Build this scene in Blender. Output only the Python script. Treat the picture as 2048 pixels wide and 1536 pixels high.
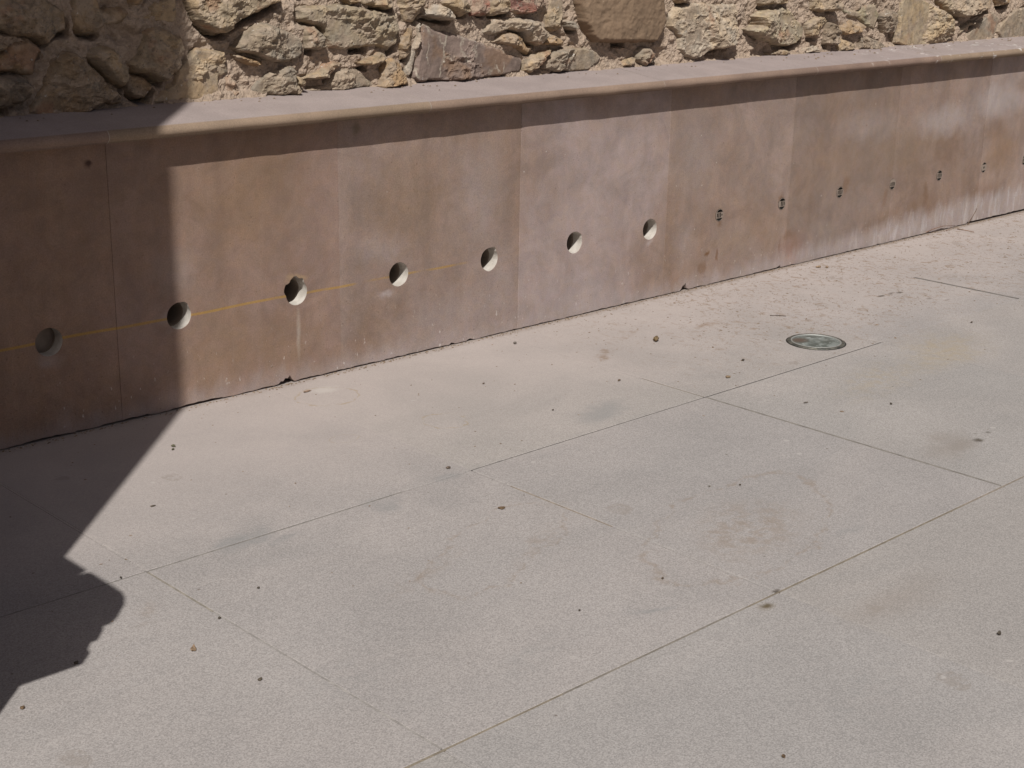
import bpy, bmesh, math, random
import numpy as np
from mathutils import Vector, Matrix

random.seed(7)
rng = np.random.default_rng(11)
for o in list(bpy.data.objects):
    bpy.data.objects.remove(o)
scene = bpy.context.scene
col = scene.collection

# ------------------------------------------------------------------ camera
FPX, YAW, PIT, ROLL, CD, CH = 2990.88, 0.76686, 0.30251, 0.01859, 4.12582, 1.56728   # photo is 2048 x 1536
def cam_axes():
    cy, sy, cp, sp = math.cos(YAW), math.sin(YAW), math.cos(PIT), math.sin(PIT)
    f = Vector((sy*cp, cy*cp, -sp)); r = Vector((cy, -sy, 0)); u = r.cross(f)
    cr, sr = math.cos(ROLL), math.sin(ROLL)
    return cr*r+sr*u, -sr*r+cr*u, f
CR, CU, CF = cam_axes()
CP = Vector((0, -CD, CH))
cam_d = bpy.data.cameras.new('camera')
cam_d.sensor_width = 36; cam_d.lens = FPX/2048*36; cam_d.clip_start = .05; cam_d.clip_end = 500
cam = bpy.data.objects.new('camera', cam_d); col.objects.link(cam)
cam.matrix_world = Matrix.Translation(CP) @ Matrix((CR, CU, -CF)).transposed().to_4x4()
scene.camera = cam

# ------------------------------------------------------------------ light
EL = math.radians(48.0)
SX, SY = .719, .695                        # horizontal direction in which the light travels
world = bpy.data.worlds.new('World'); scene.world = world; world.use_nodes = True
wn = world.node_tree
sky = wn.nodes.new('ShaderNodeTexSky'); sky.sky_type = 'NISHITA'; sky.sun_disc = False
sky.sun_elevation = EL; sky.sun_rotation = math.atan2(-SX, -SY)
sky.air_density = .45; sky.dust_density = 3.0; sky.ozone_density = 0.2
wn.links.new(sky.outputs[0], wn.nodes['Background'].inputs[0])
wn.nodes['Background'].inputs[1].default_value = .05
sd = bpy.data.lights.new('sun', 'SUN'); sd.energy = 4.2; sd.angle = math.radians(.53); sd.color = (1, .98, .945)
sun = bpy.data.objects.new('sun', sd); col.objects.link(sun)
sun.rotation_euler = Vector((SX*math.cos(EL), SY*math.cos(EL), -math.sin(EL))).to_track_quat('-Z', 'Y').to_euler()
sun.location = (-4, -8, 9)
scene.cycles.max_bounces = 4; scene.cycles.diffuse_bounces = 3; scene.cycles.glossy_bounces = 2
vs = scene.view_settings
vs.view_transform = 'Standard'; vs.look = 'None'; vs.exposure = 0.0; vs.gamma = 1.0

# ------------------------------------------------------------------ helpers
def ray(px, py):
    return CR*((px-1024)/FPX) - CU*((py-768)/FPX) + CF
def on_y(px, py, y):                        # where a sight line meets the plane y
    d = ray(px, py); return CP + d*((y-CP.y)/d.y)
def on_z(px, py, z=0.0):
    d = ray(px, py); return CP + d*((z-CP.z)/d.z)

def mesh_obj(name, verts, faces, mat, parent=None, smooth=False):
    me = bpy.data.meshes.new(name); me.from_pydata([tuple(v) for v in verts], [], faces)
    me.update()
    if smooth: me.polygons.foreach_set('use_smooth', [True]*len(me.polygons))
    if mat: me.materials.append(mat)
    o = bpy.data.objects.new(name, me); col.objects.link(o)
    if parent: o.parent = parent
    return o
def bm_obj(name, bm, mat, parent=None, smooth=False):
    me = bpy.data.meshes.new(name); bm.to_mesh(me); bm.free()
    if smooth: me.polygons.foreach_set('use_smooth', [True]*len(me.polygons))
    if mat: me.materials.append(mat)
    o = bpy.data.objects.new(name, me); col.objects.link(o)
    if parent: o.parent = parent
    return o
def empty(name, loc=(0, 0, 0)):
    o = bpy.data.objects.new(name, None); col.objects.link(o); o.location = loc; o.empty_display_size = .1
    return o
def tag(o, label=None, cat=None, group=None, kind=None):
    for k, v in (('label', label), ('category', cat), ('group', group), ('kind', kind)):
        if v: o[k] = v
    return o
def box_bm(x0, x1, y0, y1, z0, z1, bev=0.0, seg=1):
    bm = bmesh.new()
    bmesh.ops.create_cube(bm, size=1)
    for v in bm.verts:
        v.co = Vector((x0 if v.co.x < 0 else x1, y0 if v.co.y < 0 else y1, z0 if v.co.z < 0 else z1))
    if bev: bmesh.ops.bevel(bm, geom=bm.edges[:], offset=bev, segments=seg, affect='EDGES')
    return bm
def lathe(name, prof, seg, mat, parent=None, smooth=True):
    vs_, fs = [], []
    n = len(prof)
    for k in range(seg):
        a = 2*math.pi*k/seg
        for r, z in prof: vs_.append((r*math.cos(a), r*math.sin(a), z))
    for k in range(seg):
        for i in range(n-1):
            fs.append((k*n+i, ((k+1) % seg)*n+i, ((k+1) % seg)*n+i+1, k*n+i+1))
    return mesh_obj(name, vs_, fs, mat, parent, smooth)
def curve_plate(outer, holes, depth, bevel=0.0):
    """flat plate with holes; curve xy -> world x,z; front face at y=0, back at y=depth"""
    cu = bpy.data.curves.new('tmp', 'CURVE'); cu.dimensions = '2D'; cu.fill_mode = 'BOTH'
    cu.extrude = depth/2-bevel; cu.bevel_depth = bevel; cu.bevel_resolution = 0; cu.offset = -bevel
    for pts in [outer]+holes:
        s = cu.splines.new('POLY'); s.points.add(len(pts)-1); s.use_cyclic_u = True
        for p, q in zip(s.points, pts): p.co = (q[0], q[1], 0, 1)
    o = bpy.data.objects.new('tmp', cu); col.objects.link(o)
    dg = bpy.context.evaluated_depsgraph_get()
    me = bpy.data.meshes.new_from_object(o.evaluated_get(dg))
    bpy.data.objects.remove(o); bpy.data.curves.remove(cu)
    for v in me.vertices:
        x, y, z = v.co; v.co = (x, depth/2 - z, y)
    me.update()
    me.polygons.foreach_set('use_smooth', [False]*len(me.polygons))
    return me

# value noise in numpy --------------------------------------------------
def _h(ix, iy, iz):
    n = (ix*374761393 + iy*668265263 + iz*2147483647) & 0xffffffff
    n = ((n ^ (n >> 13))*1274126177) & 0xffffffff
    n = ((n ^ (n >> 16))*2246822519) & 0xffffffff
    return ((n ^ (n >> 15)) & 0xffff)/65535.0
def vnoise(x, y, seed=0):
    x = np.asarray(x, float); y = np.asarray(y, float)
    ix = np.floor(x).astype(np.int64); iy = np.floor(y).astype(np.int64)
    fx = x-ix; fy = y-iy
    fx = fx*fx*fx*(fx*(fx*6-15)+10); fy = fy*fy*fy*(fy*(fy*6-15)+10)
    a = _h(ix, iy, seed); b = _h(ix+1, iy, seed); c = _h(ix, iy+1, seed); d = _h(ix+1, iy+1, seed)
    return (a*(1-fx)+b*fx)*(1-fy)+(c*(1-fx)+d*fx)*fy
def fbm(x, y, seed=0, oct=4, gain=.5):
    s = 0; a = 1; t = 0
    for i in range(oct):
        c, sn = math.cos(.6*i), math.sin(.6*i)
        s = s+a*(vnoise((x*c-y*sn)*2**i+17.3*i, (x*sn+y*c)*2**i+5.1*i, seed+i)-.5); t += a; a *= gain
    return s/t*2

# ------------------------------------------------------------------ materials
class NT:
    def __init__(self, name, rough=.85):
        self.m = bpy.data.materials.new(name); self.m.use_nodes = True
        self.t = self.m.node_tree; self.bsdf = self.t.nodes['Principled BSDF']
        self.bsdf.inputs['Roughness'].default_value = rough
        self.bsdf.inputs['Specular IOR Level'].default_value = .25
        g = self.n('ShaderNodeNewGeometry'); self.pos = g.outputs['Position']
        oi = self.n('ShaderNodeObjectInfo'); self.ocol = oi.outputs['Color']; self.ornd = oi.outputs['Random']
    def n(self, typ, **kw):
        nd = self.t.nodes.new(typ)
        for k, v in kw.items(): setattr(nd, k, v)
        return nd
    def put(self, sock, v):
        if isinstance(v, bpy.types.NodeSocket): self.t.links.new(v, sock)
        else:
            if isinstance(v, (tuple, list)) and len(v) == 3 and sock.type == 'RGBA': v = (*v, 1)
            sock.default_value = v
    def math(self, op, a, b=None, c=None, clamp=False):
        nd = self.n('ShaderNodeMath', operation=op); nd.use_clamp = clamp
        self.put(nd.inputs[0], a)
        if b is not None: self.put(nd.inputs[1], b)
        if c is not None: self.put(nd.inputs[2], c)
        return nd.outputs[0]
    def vmath(self, op, a, b=None):
        nd = self.n('ShaderNodeVectorMath', operation=op)
        self.put(nd.inputs[0], a)
        if b is not None: self.put(nd.inputs[1], b)
        return nd.outputs['Value'] if op in ('LENGTH', 'DISTANCE') else nd.outputs[0]
    def noise(self, vec, scale, detail=4, rough=.55, dist=0, out=0):
        nd = self.n('ShaderNodeTexNoise'); self.put(nd.inputs['Vector'], vec)
        nd.inputs['Scale'].default_value = scale; nd.inputs['Detail'].default_value = detail
        nd.inputs['Roughness'].default_value = rough; nd.inputs['Distortion'].default_value = dist
        return nd.outputs[out]
    def voro(self, vec, scale, feature='F1', out='Distance'):
        nd = self.n('ShaderNodeTexVoronoi', feature=feature); self.put(nd.inputs['Vector'], vec)
        nd.inputs['Scale'].default_value = scale
        return nd.outputs[out]
    def rng(self, v, a, b, c=0.0, d=1.0, smooth=True):
        nd = self.n('ShaderNodeMapRange', interpolation_type='SMOOTHSTEP' if smooth else 'LINEAR'); nd.clamp = True
        self.put(nd.inputs[0], v)
        for i, q in zip((1, 2, 3, 4), (a, b, c, d)): nd.inputs[i].default_value = q
        return nd.outputs[0]
    def mix(self, f, a, b, mode='MIX'):
        nd = self.n('ShaderNodeMix', data_type='RGBA', blend_type=mode)
        self.put(nd.inputs[0], f); self.put(nd.inputs[6], a); self.put(nd.inputs[7], b)
        return nd.outputs[2]
    def scale(self, vec, s):
        return self.vmath('MULTIPLY', vec, s)
    def sep(self, v):
        nd = self.n('ShaderNodeSeparateXYZ'); self.put(nd.inputs[0], v); return nd.outputs
    def val(self, v, c):                      # grey value -> multiply colour
        nd = self.n('ShaderNodeCombineColor')
        for i in range(3): self.put(nd.inputs[i], v)
        return self.mix(1.0, c, nd.outputs[0], 'MULTIPLY')
    def bump(self, h, strength, dist, normal=None):
        nd = self.n('ShaderNodeBump'); nd.inputs['Strength'].default_value = strength
        nd.inputs['Distance'].default_value = dist
        self.put(nd.inputs['Height'], h)
        if normal: self.put(nd.inputs['Normal'], normal)
        return nd.outputs[0]
    def blob(self, vec, loc, size, rot=(0, 0, 0), inner=.3):
        nd = self.n('ShaderNodeMapping', vector_type='TEXTURE'); self.put(nd.inputs[0], vec)
        nd.inputs['Location'].default_value = loc; nd.inputs['Rotation'].default_value = rot
        nd.inputs['Scale'].default_value = size
        return self.rng(self.vmath('LENGTH', nd.outputs[0]), inner, 1.0, 1.0, 0.0)
    def ring(self, vec, loc, size, width, rot=(0, 0, 0)):
        nd = self.n('ShaderNodeMapping', vector_type='TEXTURE'); self.put(nd.inputs[0], vec)
        nd.inputs['Location'].default_value = loc; nd.inputs['Rotation'].default_value = rot
        nd.inputs['Scale'].default_value = size
        d = self.math('ABSOLUTE', self.math('SUBTRACT', self.vmath('LENGTH', nd.outputs[0]), 1.0))
        return self.rng(d, 0, width, 1.0, 0.0)
    def done(self, color, normal=None):
        self.put(self.bsdf.inputs['Base Color'], color)
        if normal: self.put(self.bsdf.inputs['Normal'], normal)
        return self.m

def wxz(px, py):
    p = on_y(px, py, 0.0); return p.x, p.z
def gxy(px, py):
    p = on_z(px, py); return p.x, p.y

# --- sandstone cladding
HOLES = [(2.018, .309), (2.472, .315), (2.937, .320), (3.393, .316), (3.843, .309), (4.313, .312), (4.775, .308)]
GRATES = [(5.244, .313), (5.706, .311), (6.174, .314), (6.638, .305), (7.085, .304), (7.541, .302), (7.99, .301)]
def sandstone(name, wall=True):
    N = NT(name, .9)
    p = N.vmath('ADD', N.pos, N.scale(N.n('ShaderNodeCombineXYZ').outputs[0], (1, 1, 1)))
    p = N.pos
    big = N.noise(p, 1.7, 3, .55, .6)
    mid = N.noise(N.scale(p, (1, 1, .35)), 6, 4, .6, .5)
    fine = N.noise(p, 210, 3, .75)
    c = N.ocol
    c = N.mix(N.rng(big, .38, .68), c, (.225, .145, .095), 'MIX') if wall else N.mix(N.rng(big, .4, .75, 0, .4), c, (.36, .26, .19))
    x, y, z = N.sep(N.pos)
    if wall:
        # keep the panel tone dominant, ochre clouds partial
        c = N.mix(.52, c, N.ocol)
        streak = N.noise(N.scale(p, (26, 26, 1.3)), 1, 3, .6)
        c = N.val(N.math('ADD', 1.0, N.math('MULTIPLY', N.math('SUBTRACT', streak, .5), N.rng(big, .35, .65, .0, .22))), c)
        c = N.val(N.rng(N.noise(p, 4.5, 5, .68, .9), .32, .68, .88, 1.10), c)
        wn0 = N.vmath('SUBTRACT', N.noise(p, 9, 3, .6, 0, 1), (.5, .5, .5)); wp = N.vmath('ADD', p, N.scale(wn0, (.11, .11, .11)))
        wq = N.vmath('ADD', p, N.scale(wn0, (.02, .02, .02)))
        def st(px, py, sx, sz, colr, k, inner=.2, vec=None):
            nonlocal c
            wx_, wz_ = wxz(px, py)
            m = N.blob(vec or wp, (wx_, 0, wz_), (sx, 9, sz), inner=inner)
            c = N.mix(N.math('MULTIPLY', m, k), c, colr)
        GREY = (.31, .255, .235); BRN = (.17, .10, .06); OCH = (.21, .135, .075); WHT = (.37, .32, .305); RUST = (.15, .075, .035)
        st(900, 640, .42, .16, GREY, .55); st(760, 720, .30, .06, GREY, .6); st(1150, 600, .5, .18, (.33, .28, .27), .55)
        st(970, 400, .2, .4, GREY, .55, .0); st(1000, 560, .18, .25, GREY, .55, .0); st(1390, 300, .25, .35, GREY, .6, .0); st(1370, 480, .12, .2, GREY, .55, .0); st(820, 400, .3, .25, OCH, .35); st(520, 400, .3, .3, OCH, .3)
        st(430, 700, .22, .22, OCH, .4); st(560, 690, .3, .16, OCH, .35); st(350, 540, .12, .12, GREY, .35)
        st(760, 500, .16, .08, GREY, .5); st(1470, 480, .22, .1, (.24, .175, .125), .4)
        st(1590, 500, .22, .14, (.27, .16, .125), .5); st(1540, 450, .2, .16, (.26, .18, .13), .45)
        st(1900, 300, .22, .16, BRN, .38); st(1840, 420, .3, .1, BRN, .38); st(1810, 300, .5, .2, (.23, .165, .115), .45)
        st(1960, 400, .35, .13, BRN, .38); st(1700, 330, .4, .2, (.25, .18, .135), .4)
        st(1890, 240, .4, .12, WHT, .6); st(2000, 200, .4, .12, WHT, .65); st(1990, 260, .2, .1, BRN, .45)
        st(2000, 300, .25, .16, (.25, .16, .10), .55); st(1740, 250, .45, .12, WHT, .35, .0); st(1790, 470, .5, .06, WHT, .5, .0, wq); st(1640, 470, .22, .1, (.28, .23, .2), .4)
        # drips under the first grates
        st(1412, 505, .022, .016, RUST, .85); st(1434, 508, .012, .03, RUST, .6); st(1403, 540, .03, .06, BRN, .6)
        st(1405, 563, .03, .012, BRN, .6); st(1438, 448, .022, .02, RUST, .55, .0); st(1565, 398, .045, .04, RUST, .6)
        st(1690, 372, .05, .07, BRN, .55); st(1560, 500, .02, .09, RUST, .4); st(1577, 470, .06, .03, BRN, .5)
        st(1580, 520, .07, .05, (.36, .16, .10), .5); st(1850, 390, .035, .08, BRN, .6); st(1770, 395, .03, .05, BRN, .4)
        st(178, 327, .022, .02, (.05, .025, .02), .9); st(710, 262, .035, .04, (.10, .08, .05), .6, .0)
        st(585, 563, .055, .035, (.34, .24, .15), .8); st(605, 560, .035, .02, (.34, .24, .15), .7)
        # dust below cored holes
        st(775, 590, .06, .03, (.44, .39, .38), .6, .0); st(340, 640, .06, .05, (.32, .27, .26), .5, .0); st(98, 720, .07, .05, (.32, .27, .26), .5, .0)
        wx_, wz_ = wxz(596, 670)
        st(597, 665, .014, .14, (.39, .345, .295), .55, .0, wq); st(1300, 487, .03, .02, (.42, .37, .35), .5, .0)
        # lime line along the foot, ragged, heavier on the right
        ln = N.noise(N.scale(p, (5, 5, 1.4)), 2.2, 3, .7)
        zz = N.math('SUBTRACT', z, N.rng(x, 5.0, 8.2, .0, .11))
        foot = N.rng(N.math('ADD', zz, N.math('MULTIPLY', N.math('SUBTRACT', ln, .5), -.16)), .0, .09, 1, 0)
        c = N.mix(N.math('MULTIPLY', foot, N.rng(x, 1.5, 6.5, .45, .7)), c, (.35, .30, .285))
        lime = N.math('MULTIPLY', foot, N.math('MULTIPLY', N.rng(N.noise(N.scale(p, (19, 19, 4)), 1, 4, .7, .4), .44, .70), N.rng(x, 5.2, 6.6, 0, .65)))
        c = N.mix(lime, c, (.46, .425, .415))
        sp = N.noise(N.scale(p, (1, 1, .5)), 55, 2, .6)
        c = N.mix(N.math('MULTIPLY', N.rng(sp, .66, .72), N.rng(z, .0, .3, .6, .0)), c, (.58, .54, .5))
        # tiny pale pits scattered over the face
        pv = N.voro(p, 11)
        c = N.mix(N.rng(pv, .02, .05, .75, 0), c, (.48, .43, .39))
        pv2 = N.voro(N.vmath('ADD', p, (3.3, 1.1, 7.7)), 7)
        c = N.mix(N.rng(pv2, .012, .04, .7, 0), c, (.17, .11, .08))
        pv3 = N.voro(N.vmath('ADD', p, (1.7, 4.1, 2.3)), 42)
        c = N.mix(N.math('MULTIPLY', N.rng(pv3, .05, .16, .5, 0), N.rng(mid, .42, .58)), c, (.13, .085, .06))
        # yellow setting-out line, rubbed away in places
        zl = N.math('SUBTRACT', z, N.math('ADD', .3125, N.math('MULTIPLY', N.math('SUBTRACT', N.noise(p, 3, 1), .5), .012)))
        lm = N.rng(N.math('ABSOLUTE', zl), .0022, .0062, 1, 0)
        wear = N.math('ADD', N.noise(p, 7.5, 3, .6), N.rng(x, 2.2, 3.4, .28, -.02))
        lm = N.math('MULTIPLY', lm, N.rng(wear, .36, .62, 0.0, .55))
        lm = N.math('MULTIPLY', lm, N.rng(x, 3.5, 4.05, 1, 0.0))
        c = N.mix(lm, c, (.40, .235, .03))
    else:
        dirt = N.noise(N.scale(p, (2.0, 9, 9)), 3, 4, .65)
        c = N.mix(N.rng(dirt, .60, .78, 0, .35), c, (.16, .11, .075))
        top = N.math('MULTIPLY', N.rng(y, -.062, -.052), N.rng(z, .930, .9365))
        c = N.mix(N.math('MULTIPLY', top, .85), c, (.328, .275, .262))
        c = N.mix(N.math('MULTIPLY', N.rng(N.noise(p, 16, 4, .7), .58, .68), N.rng(x, 5.5, 7.2, .0, .5)), c, (.22, .17, .13))
        c = N.mix(N.math('MULTIPLY', N.rng(N.noise(N.vmath('ADD', p, (5, 5, 5)), 14, 4, .7), .60, .66), N.rng(x, 5.8, 7.0, .0, .8)), c, (.60, .56, .52))
    c = N.val(N.rng(fine, .25, .75, .84, 1.14), c)
    if wall:
        hue = N.noise(p, 19, 4, .7, .5, 1)
        hs_ = N.n('ShaderNodeSeparateColor'); N.put(hs_.inputs[0], hue)
        c = N.mix(N.rng(hs_.outputs[0], .42, .62, 0, .35), c, N.mix(1.0, c, (1.06, .98, .84), 'MULTIPLY'))
        c = N.mix(N.rng(hs_.outputs[1], .42, .62, 0, .35), c, N.mix(1.0, c, (1.03, .98, 1.04), 'MULTIPLY'))
        c = N.val(N.rng(hs_.outputs[2], .3, .7, .95, 1.05), c)
    c = N.val(N.rng(mid, .3, .7, .93, 1.06), c)
    h = N.noise(p, 30, 4, .75)
    return N.done(c, N.bump(h, .3, .004))
M_panel = sandstone('sandstone_cladding', True)
M_coping = sandstone('sandstone_coping', False)

# --- cored hole lining: pale cut stone and dust
N = NT('cut_stone', .95)
M_cut = N.done(N.mix(N.rng(N.noise(N.pos, 30, 4, .6), .3, .7), (.45, .41, .36), (.55, .51, .46)), N.bump(N.noise(N.pos, 60, 3), .4, .003))
N = NT('hole_earth', .95)
M_end = N.done(N.mix(N.noise(N.pos, 40, 3), (.17, .135, .11), (.30, .24, .19)))
N = NT('hole_dark', .95)
M_dark = N.done(N.mix(N.noise(N.pos, 20), (.012, .011, .010), (.025, .022, .02)))
# --- grate
N = NT('grate_mortar', .85)
M_grate = N.done(N.mix(N.noise(N.pos, 90, 3), (.225, .175, .14), (.28, .23, .19)), N.bump(N.noise(N.pos, 200), .3, .001))

# --- paving
def paving():
    N = NT('washed_concrete', .92)
    p = N.pos; x, y, z = N.sep(p)
    agg = N.voro(p, 330, 'F1', 'Color')
    ar = N.n('ShaderNodeSeparateColor'); N.put(ar.inputs[0], agg)
    g1 = ar.outputs[0]
    fine = N.noise(p, 250, 2, .75)
    mid = N.noise(p, 2.3, 4, .6, .4)
    smear = N.noise(N.scale(p, (1, 2.2, 1)), 1.1, 4, .6, .8)
    c = N.mix(N.rng(smear, .35, .65), (.342, .314, .294), (.318, .295, .278))
    c = N.mix(1.0, c, N.ocol, 'MULTIPLY')
    # fine pale dust blown against the foot of the wall
    dust = N.rng(N.math('ADD', y, N.math('MULTIPLY', N.math('SUBTRACT', mid, .5), .9)), -1.45, -.05, 0, .8)
    c = N.mix(dust, c, (.42, .362, .333))
    grain = N.rng(y, -1.3, -.25, 1.0, .35)
    gv = N.math('ADD', N.math('MULTIPLY', N.math('SUBTRACT', g1, .5), .40), N.math('MULTIPLY', N.math('SUBTRACT', fine, .5), .55))
    gv = N.math('ADD', 1.0, N.math('MULTIPLY', gv, grain))
    c = N.val(gv, c)
    c = N.val(N.rng(mid, .3, .7, .955, 1.035), c)
    wp = N.vmath('ADD', p, N.scale(N.vmath('SUBTRACT', N.noise(p, 5, 4, .65, 0, 1), (.5, .5, .5)), (.22, .22, .22)))
    wp2 = N.vmath('ADD', p, N.scale(N.vmath('SUBTRACT', N.noise(p, 45, 3, .65, 0, 1), (.5, .5, .5)), (.02, .02, .02)))
    broken = N.noise(p, 22, 4, .7)
    def st(px, py, sx, sy, colr, k, inner=.2, rot=0, vec=None, brk=False):
        nonlocal c
        gx_, gy_ = gxy(px, py)
        m = N.blob(vec or wp, (gx_, gy_, 0), (sx, sy, 9), (0, 0, rot), inner)
        if brk: m = N.math('MULTIPLY', m, N.rng(broken, .40, .62))
        c = N.mix(N.math('MULTIPLY', m, k), c, colr)
    wp3 = N.vmath('ADD', p, N.scale(N.vmath('SUBTRACT', N.noise(p, 12, 3, .65, 0, 1), (.5, .5, .5)), (.07, .07, .07)))
    def rg(px, py, sx, sy, w, colr, k, rot=0, vec=None):
        nonlocal c
        gx_, gy_ = gxy(px, py)
        m = N.math('MULTIPLY', N.ring(vec or wp, (gx_, gy_, 0), (sx, sy, 9), w, (0, 0, rot)), N.rng(broken, .38, .6))
        c = N.mix(N.math('MULTIPLY', m, k), c, colr)
    BR = (.25, .195, .15); GR = (.225, .225, .22); YE = (.35, .28, .18); DK = (.06, .045, .03)
    # broad tea-coloured tide marks
    st(1500, 1060, .34, .17, BR, .55, .1, .3, brk=True); st(1080, 1090, .22, .05, BR, .4, .1, .5, brk=True); st(860, 1140, .25, .05, BR, .3, .1, .3, brk=True)
    rg(1480, 1050, .42, .2, .06, BR, .5, .3); rg(1000, 1090, .34, .13, .07, BR, .45, .4)
    st(1890, 700, .5, .2, YE, .45, .0, .2, brk=True); st(1890, 705, .4, .14, YE, .25, .0, .2); st(1750, 760, .4, .18, YE, .35, .0, .2, brk=True)
    st(1900, 890, .22, .10, (.215, .18, .15), .5, .0, .3); st(1800, 1200, .3, .12, BR, .2, .1)
    # grey scuffs
    st(1200, 822, .20, .09, GR, .5, .1, .1); st(480, 1083, .12, .05, GR, .5, .1, .4); st(760, 1010, .10, .07, GR, .45, .1, .4)
    st(1285, 1222, .11, .018, GR, .5, .1, -.75); st(900, 960, .07, .04, GR, .35, .1); st(1050, 1330, .25, .08, GR, .25, .0, .4, brk=True); st(700, 1350, .2, .1, GR, .22, .0, .2, brk=True); st(1750, 1380, .3, .1, GR, .25, .0, .3, brk=True); st(300, 1230, .1, .03, BR, .3, .0, .5, brk=True); st(1700, 1060, .08, .04, GR, .3); st(560, 1075, .09, .04, GR, .35)
    # rings left by drips near the wall foot
    rg(655, 793, .105, .10, .07, (.33, .26, .17), .65, 0, wp3); rg(890, 842, .075, .075, .08, (.32, .25, .16), .7, 0, wp3); rg(690, 878, .05, .04, .1, (.32, .25, .16), .4, 0, wp3)
    st(640, 778, .09, .05, (.50, .46, .42), .6, .1)
    # dark drops
    st(1533, 1212, .022, .016, DK, .9, .15, 0, wp2); st(1533, 1213, .036, .026, (.16, .12, .06), .5, .1, 0, wp2)
    st(1552, 1182, .018, .012, DK, .75, .1, 0, wp2); st(1957, 880, .026, .024, DK, .85, .1, 0, wp2); st(1975, 864, .014, .012, DK, .7, .1, 0, wp2); st(1950, 867, .01, .012, DK, .5, .1, 0, wp2)
    st(1762, 592, .035, .016, DK, .85, .2, 0, wp2); st(1782, 587, .045, .013, (.12, .09, .07), .7, .1, .3, wp2); st(1799, 585, .03, .016, DK, .75, .2, 0, wp2)
    st(1859, 597, .03, .014, (.12, .09, .07), .6, .1, 0, wp2); st(1894, 600, .03, .012, (.12, .09, .07), .6, .1, 0, wp2)
    # trodden earth marks on the right, along the wall
    em = N.noise(N.scale(p, (1.0, .75, 1)), 26, 4, .72, .6)
    zone = N.math('MULTIPLY', N.rng(x, 3.6, 5.2), N.rng(y, -1.25, -.65))
    band = N.math('MULTIPLY', N.rng(N.math('ADD', y, N.math('MULTIPLY', N.math('SUBTRACT', broken, .5), .09)), -.05, -.004), N.rng(x, 2.0, 6.0, .25, .6))
    c = N.mix(band, c, (.22, .17, .13))
    zone = N.math('MULTIPLY', zone, N.rng(N.noise(p, 2.6, 2), .32, .52))
    c = N.mix(N.math('MULTIPLY', N.rng(em, .535, .65), N.math('MULTIPLY', zone, .75)), c, (.24, .17, .115))
    em2 = N.noise(N.vmath('ADD', p, (9, 4, 2)), 60, 3, .7, .3)
    c = N.mix(N.math('MULTIPLY', N.rng(em2, .60, .66), N.math('MULTIPLY', zone, .8)), c, (.15, .10, .065))
    st(1255, 668, .10, .03, (.22, .15, .10), .7, .0, .35, brk=True); st(1210, 712, .14, .035, (.22, .15, .10), .7, .0, .3, brk=True); st(1430, 650, .14, .04, (.24, .165, .11), .6, .0, .3, brk=True)
    sv = N.voro(N.vmath('ADD', wp3, (4.2, 6.3, 0)), 2.6)
    c = N.mix(N.math('MULTIPLY', N.rng(sv, .085, .11, .45, 0), N.rng(broken, .40, .55)), c, (.25, .215, .185))
    sv2 = N.voro(N.vmath('ADD', wp2, (1.2, 3.3, 0)), 4.3)
    c = N.mix(N.rng(sv2, .028, .05, .5, 0), c, (.47, .43, .40))
    # pin pricks everywhere
    pv = N.voro(N.vmath('ADD', p, (2.7, 8.1, 0)), 6.5)
    c = N.mix(N.rng(pv, .012, .035, .8, 0), c, (.12, .09, .07))
    return N.done(c, N.bump(fine, .3, .003))
M_pave = paving()
N = NT('joint_sand', .95)
M_sand = N.done(N.val(N.rng(N.noise(N.pos, 25, 4, .7), .3, .7, .75, 1.2), N.mix(1.0, (1, 1, 1), N.ocol, 'MULTIPLY')), N.bump(N.noise(N.pos, 160, 3), .6, .004))
N = NT('earth', .95)
M_earth = N.done(N.mix(N.noise(N.pos, 3, 5, .6), (.20, .16, .12), (.30, .25, .20)), N.bump(N.noise(N.pos, 30, 4), .6, .02))

# --- rubble stone
def rubble():
    N = NT('rubble_stone', .9)
    off = N.n('ShaderNodeCombineXYZ'); N.put(off.inputs[0], N.math('MULTIPLY', N.ornd, 37.0)); N.put(off.inputs[2], N.math('MULTIPLY', N.ornd, 91.0))
    p = N.vmath('ADD', N.pos, off.outputs[0])
    big = N.noise(p, 9, 4, .6, .8)
    med = N.noise(p, 30, 4, .68)
    spk = N.noise(p, 75, 3, .7)
    c = N.mix(N.rng(big, .36, .62, 0, .7), N.ocol, N.mix(1.0, N.ocol, (1.12, 1.0, .84), 'MULTIPLY'))
    c = N.mix(N.rng(N.noise(N.vmath('ADD', p, (7, 3, 1)), 12, 4, .65, .6), .44, .60, 0, .8), c, (.325, .255, .19))       # mortar wash
    c = N.mix(N.rng(N.noise(N.vmath('ADD', p, (1, 9, 4)), 16, 5, .7), .57, .67, 0, .7), c, (.17, .145, .115))          # grey lichen
    c = N.mix(N.rng(N.noise(N.vmath('ADD', p, (4, 4, 9)), 7, 3, .6), .60, .72, 0, .6), c, (.28, .15, .09))               # iron
    c = N.mix(N.rng(spk, .60, .70, 0, .65), c, (.09, .075, .06))
    c = N.mix(N.rng(N.noise(N.vmath('ADD', p, (2, 2, 2)), 42, 3, .7), .66, .72, 0, .7), c, (.52, .49, .44))
    c = N.val(N.rng(med, .3, .7, .74, 1.18), c)
    return N.done(c, N.bump(med, .8, .010))
M_stone = rubble()
N = NT('smooth_stone', .9)
_s = N.noise(N.pos, 11, 4, .6, .4)
_N = N
N = NT('veined_stone', .85)
_v = N.noise(N.pos, 14, 4, .6, .6)
_w = N.vmath('ADD', N.scale(N.pos, (1, 1, .55)), N.scale(N.vmath('SUBTRACT', N.noise(N.pos, 22, 3, .6, 0, 1), (.5, .5, .5)), (.05, .05, .05)))
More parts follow.
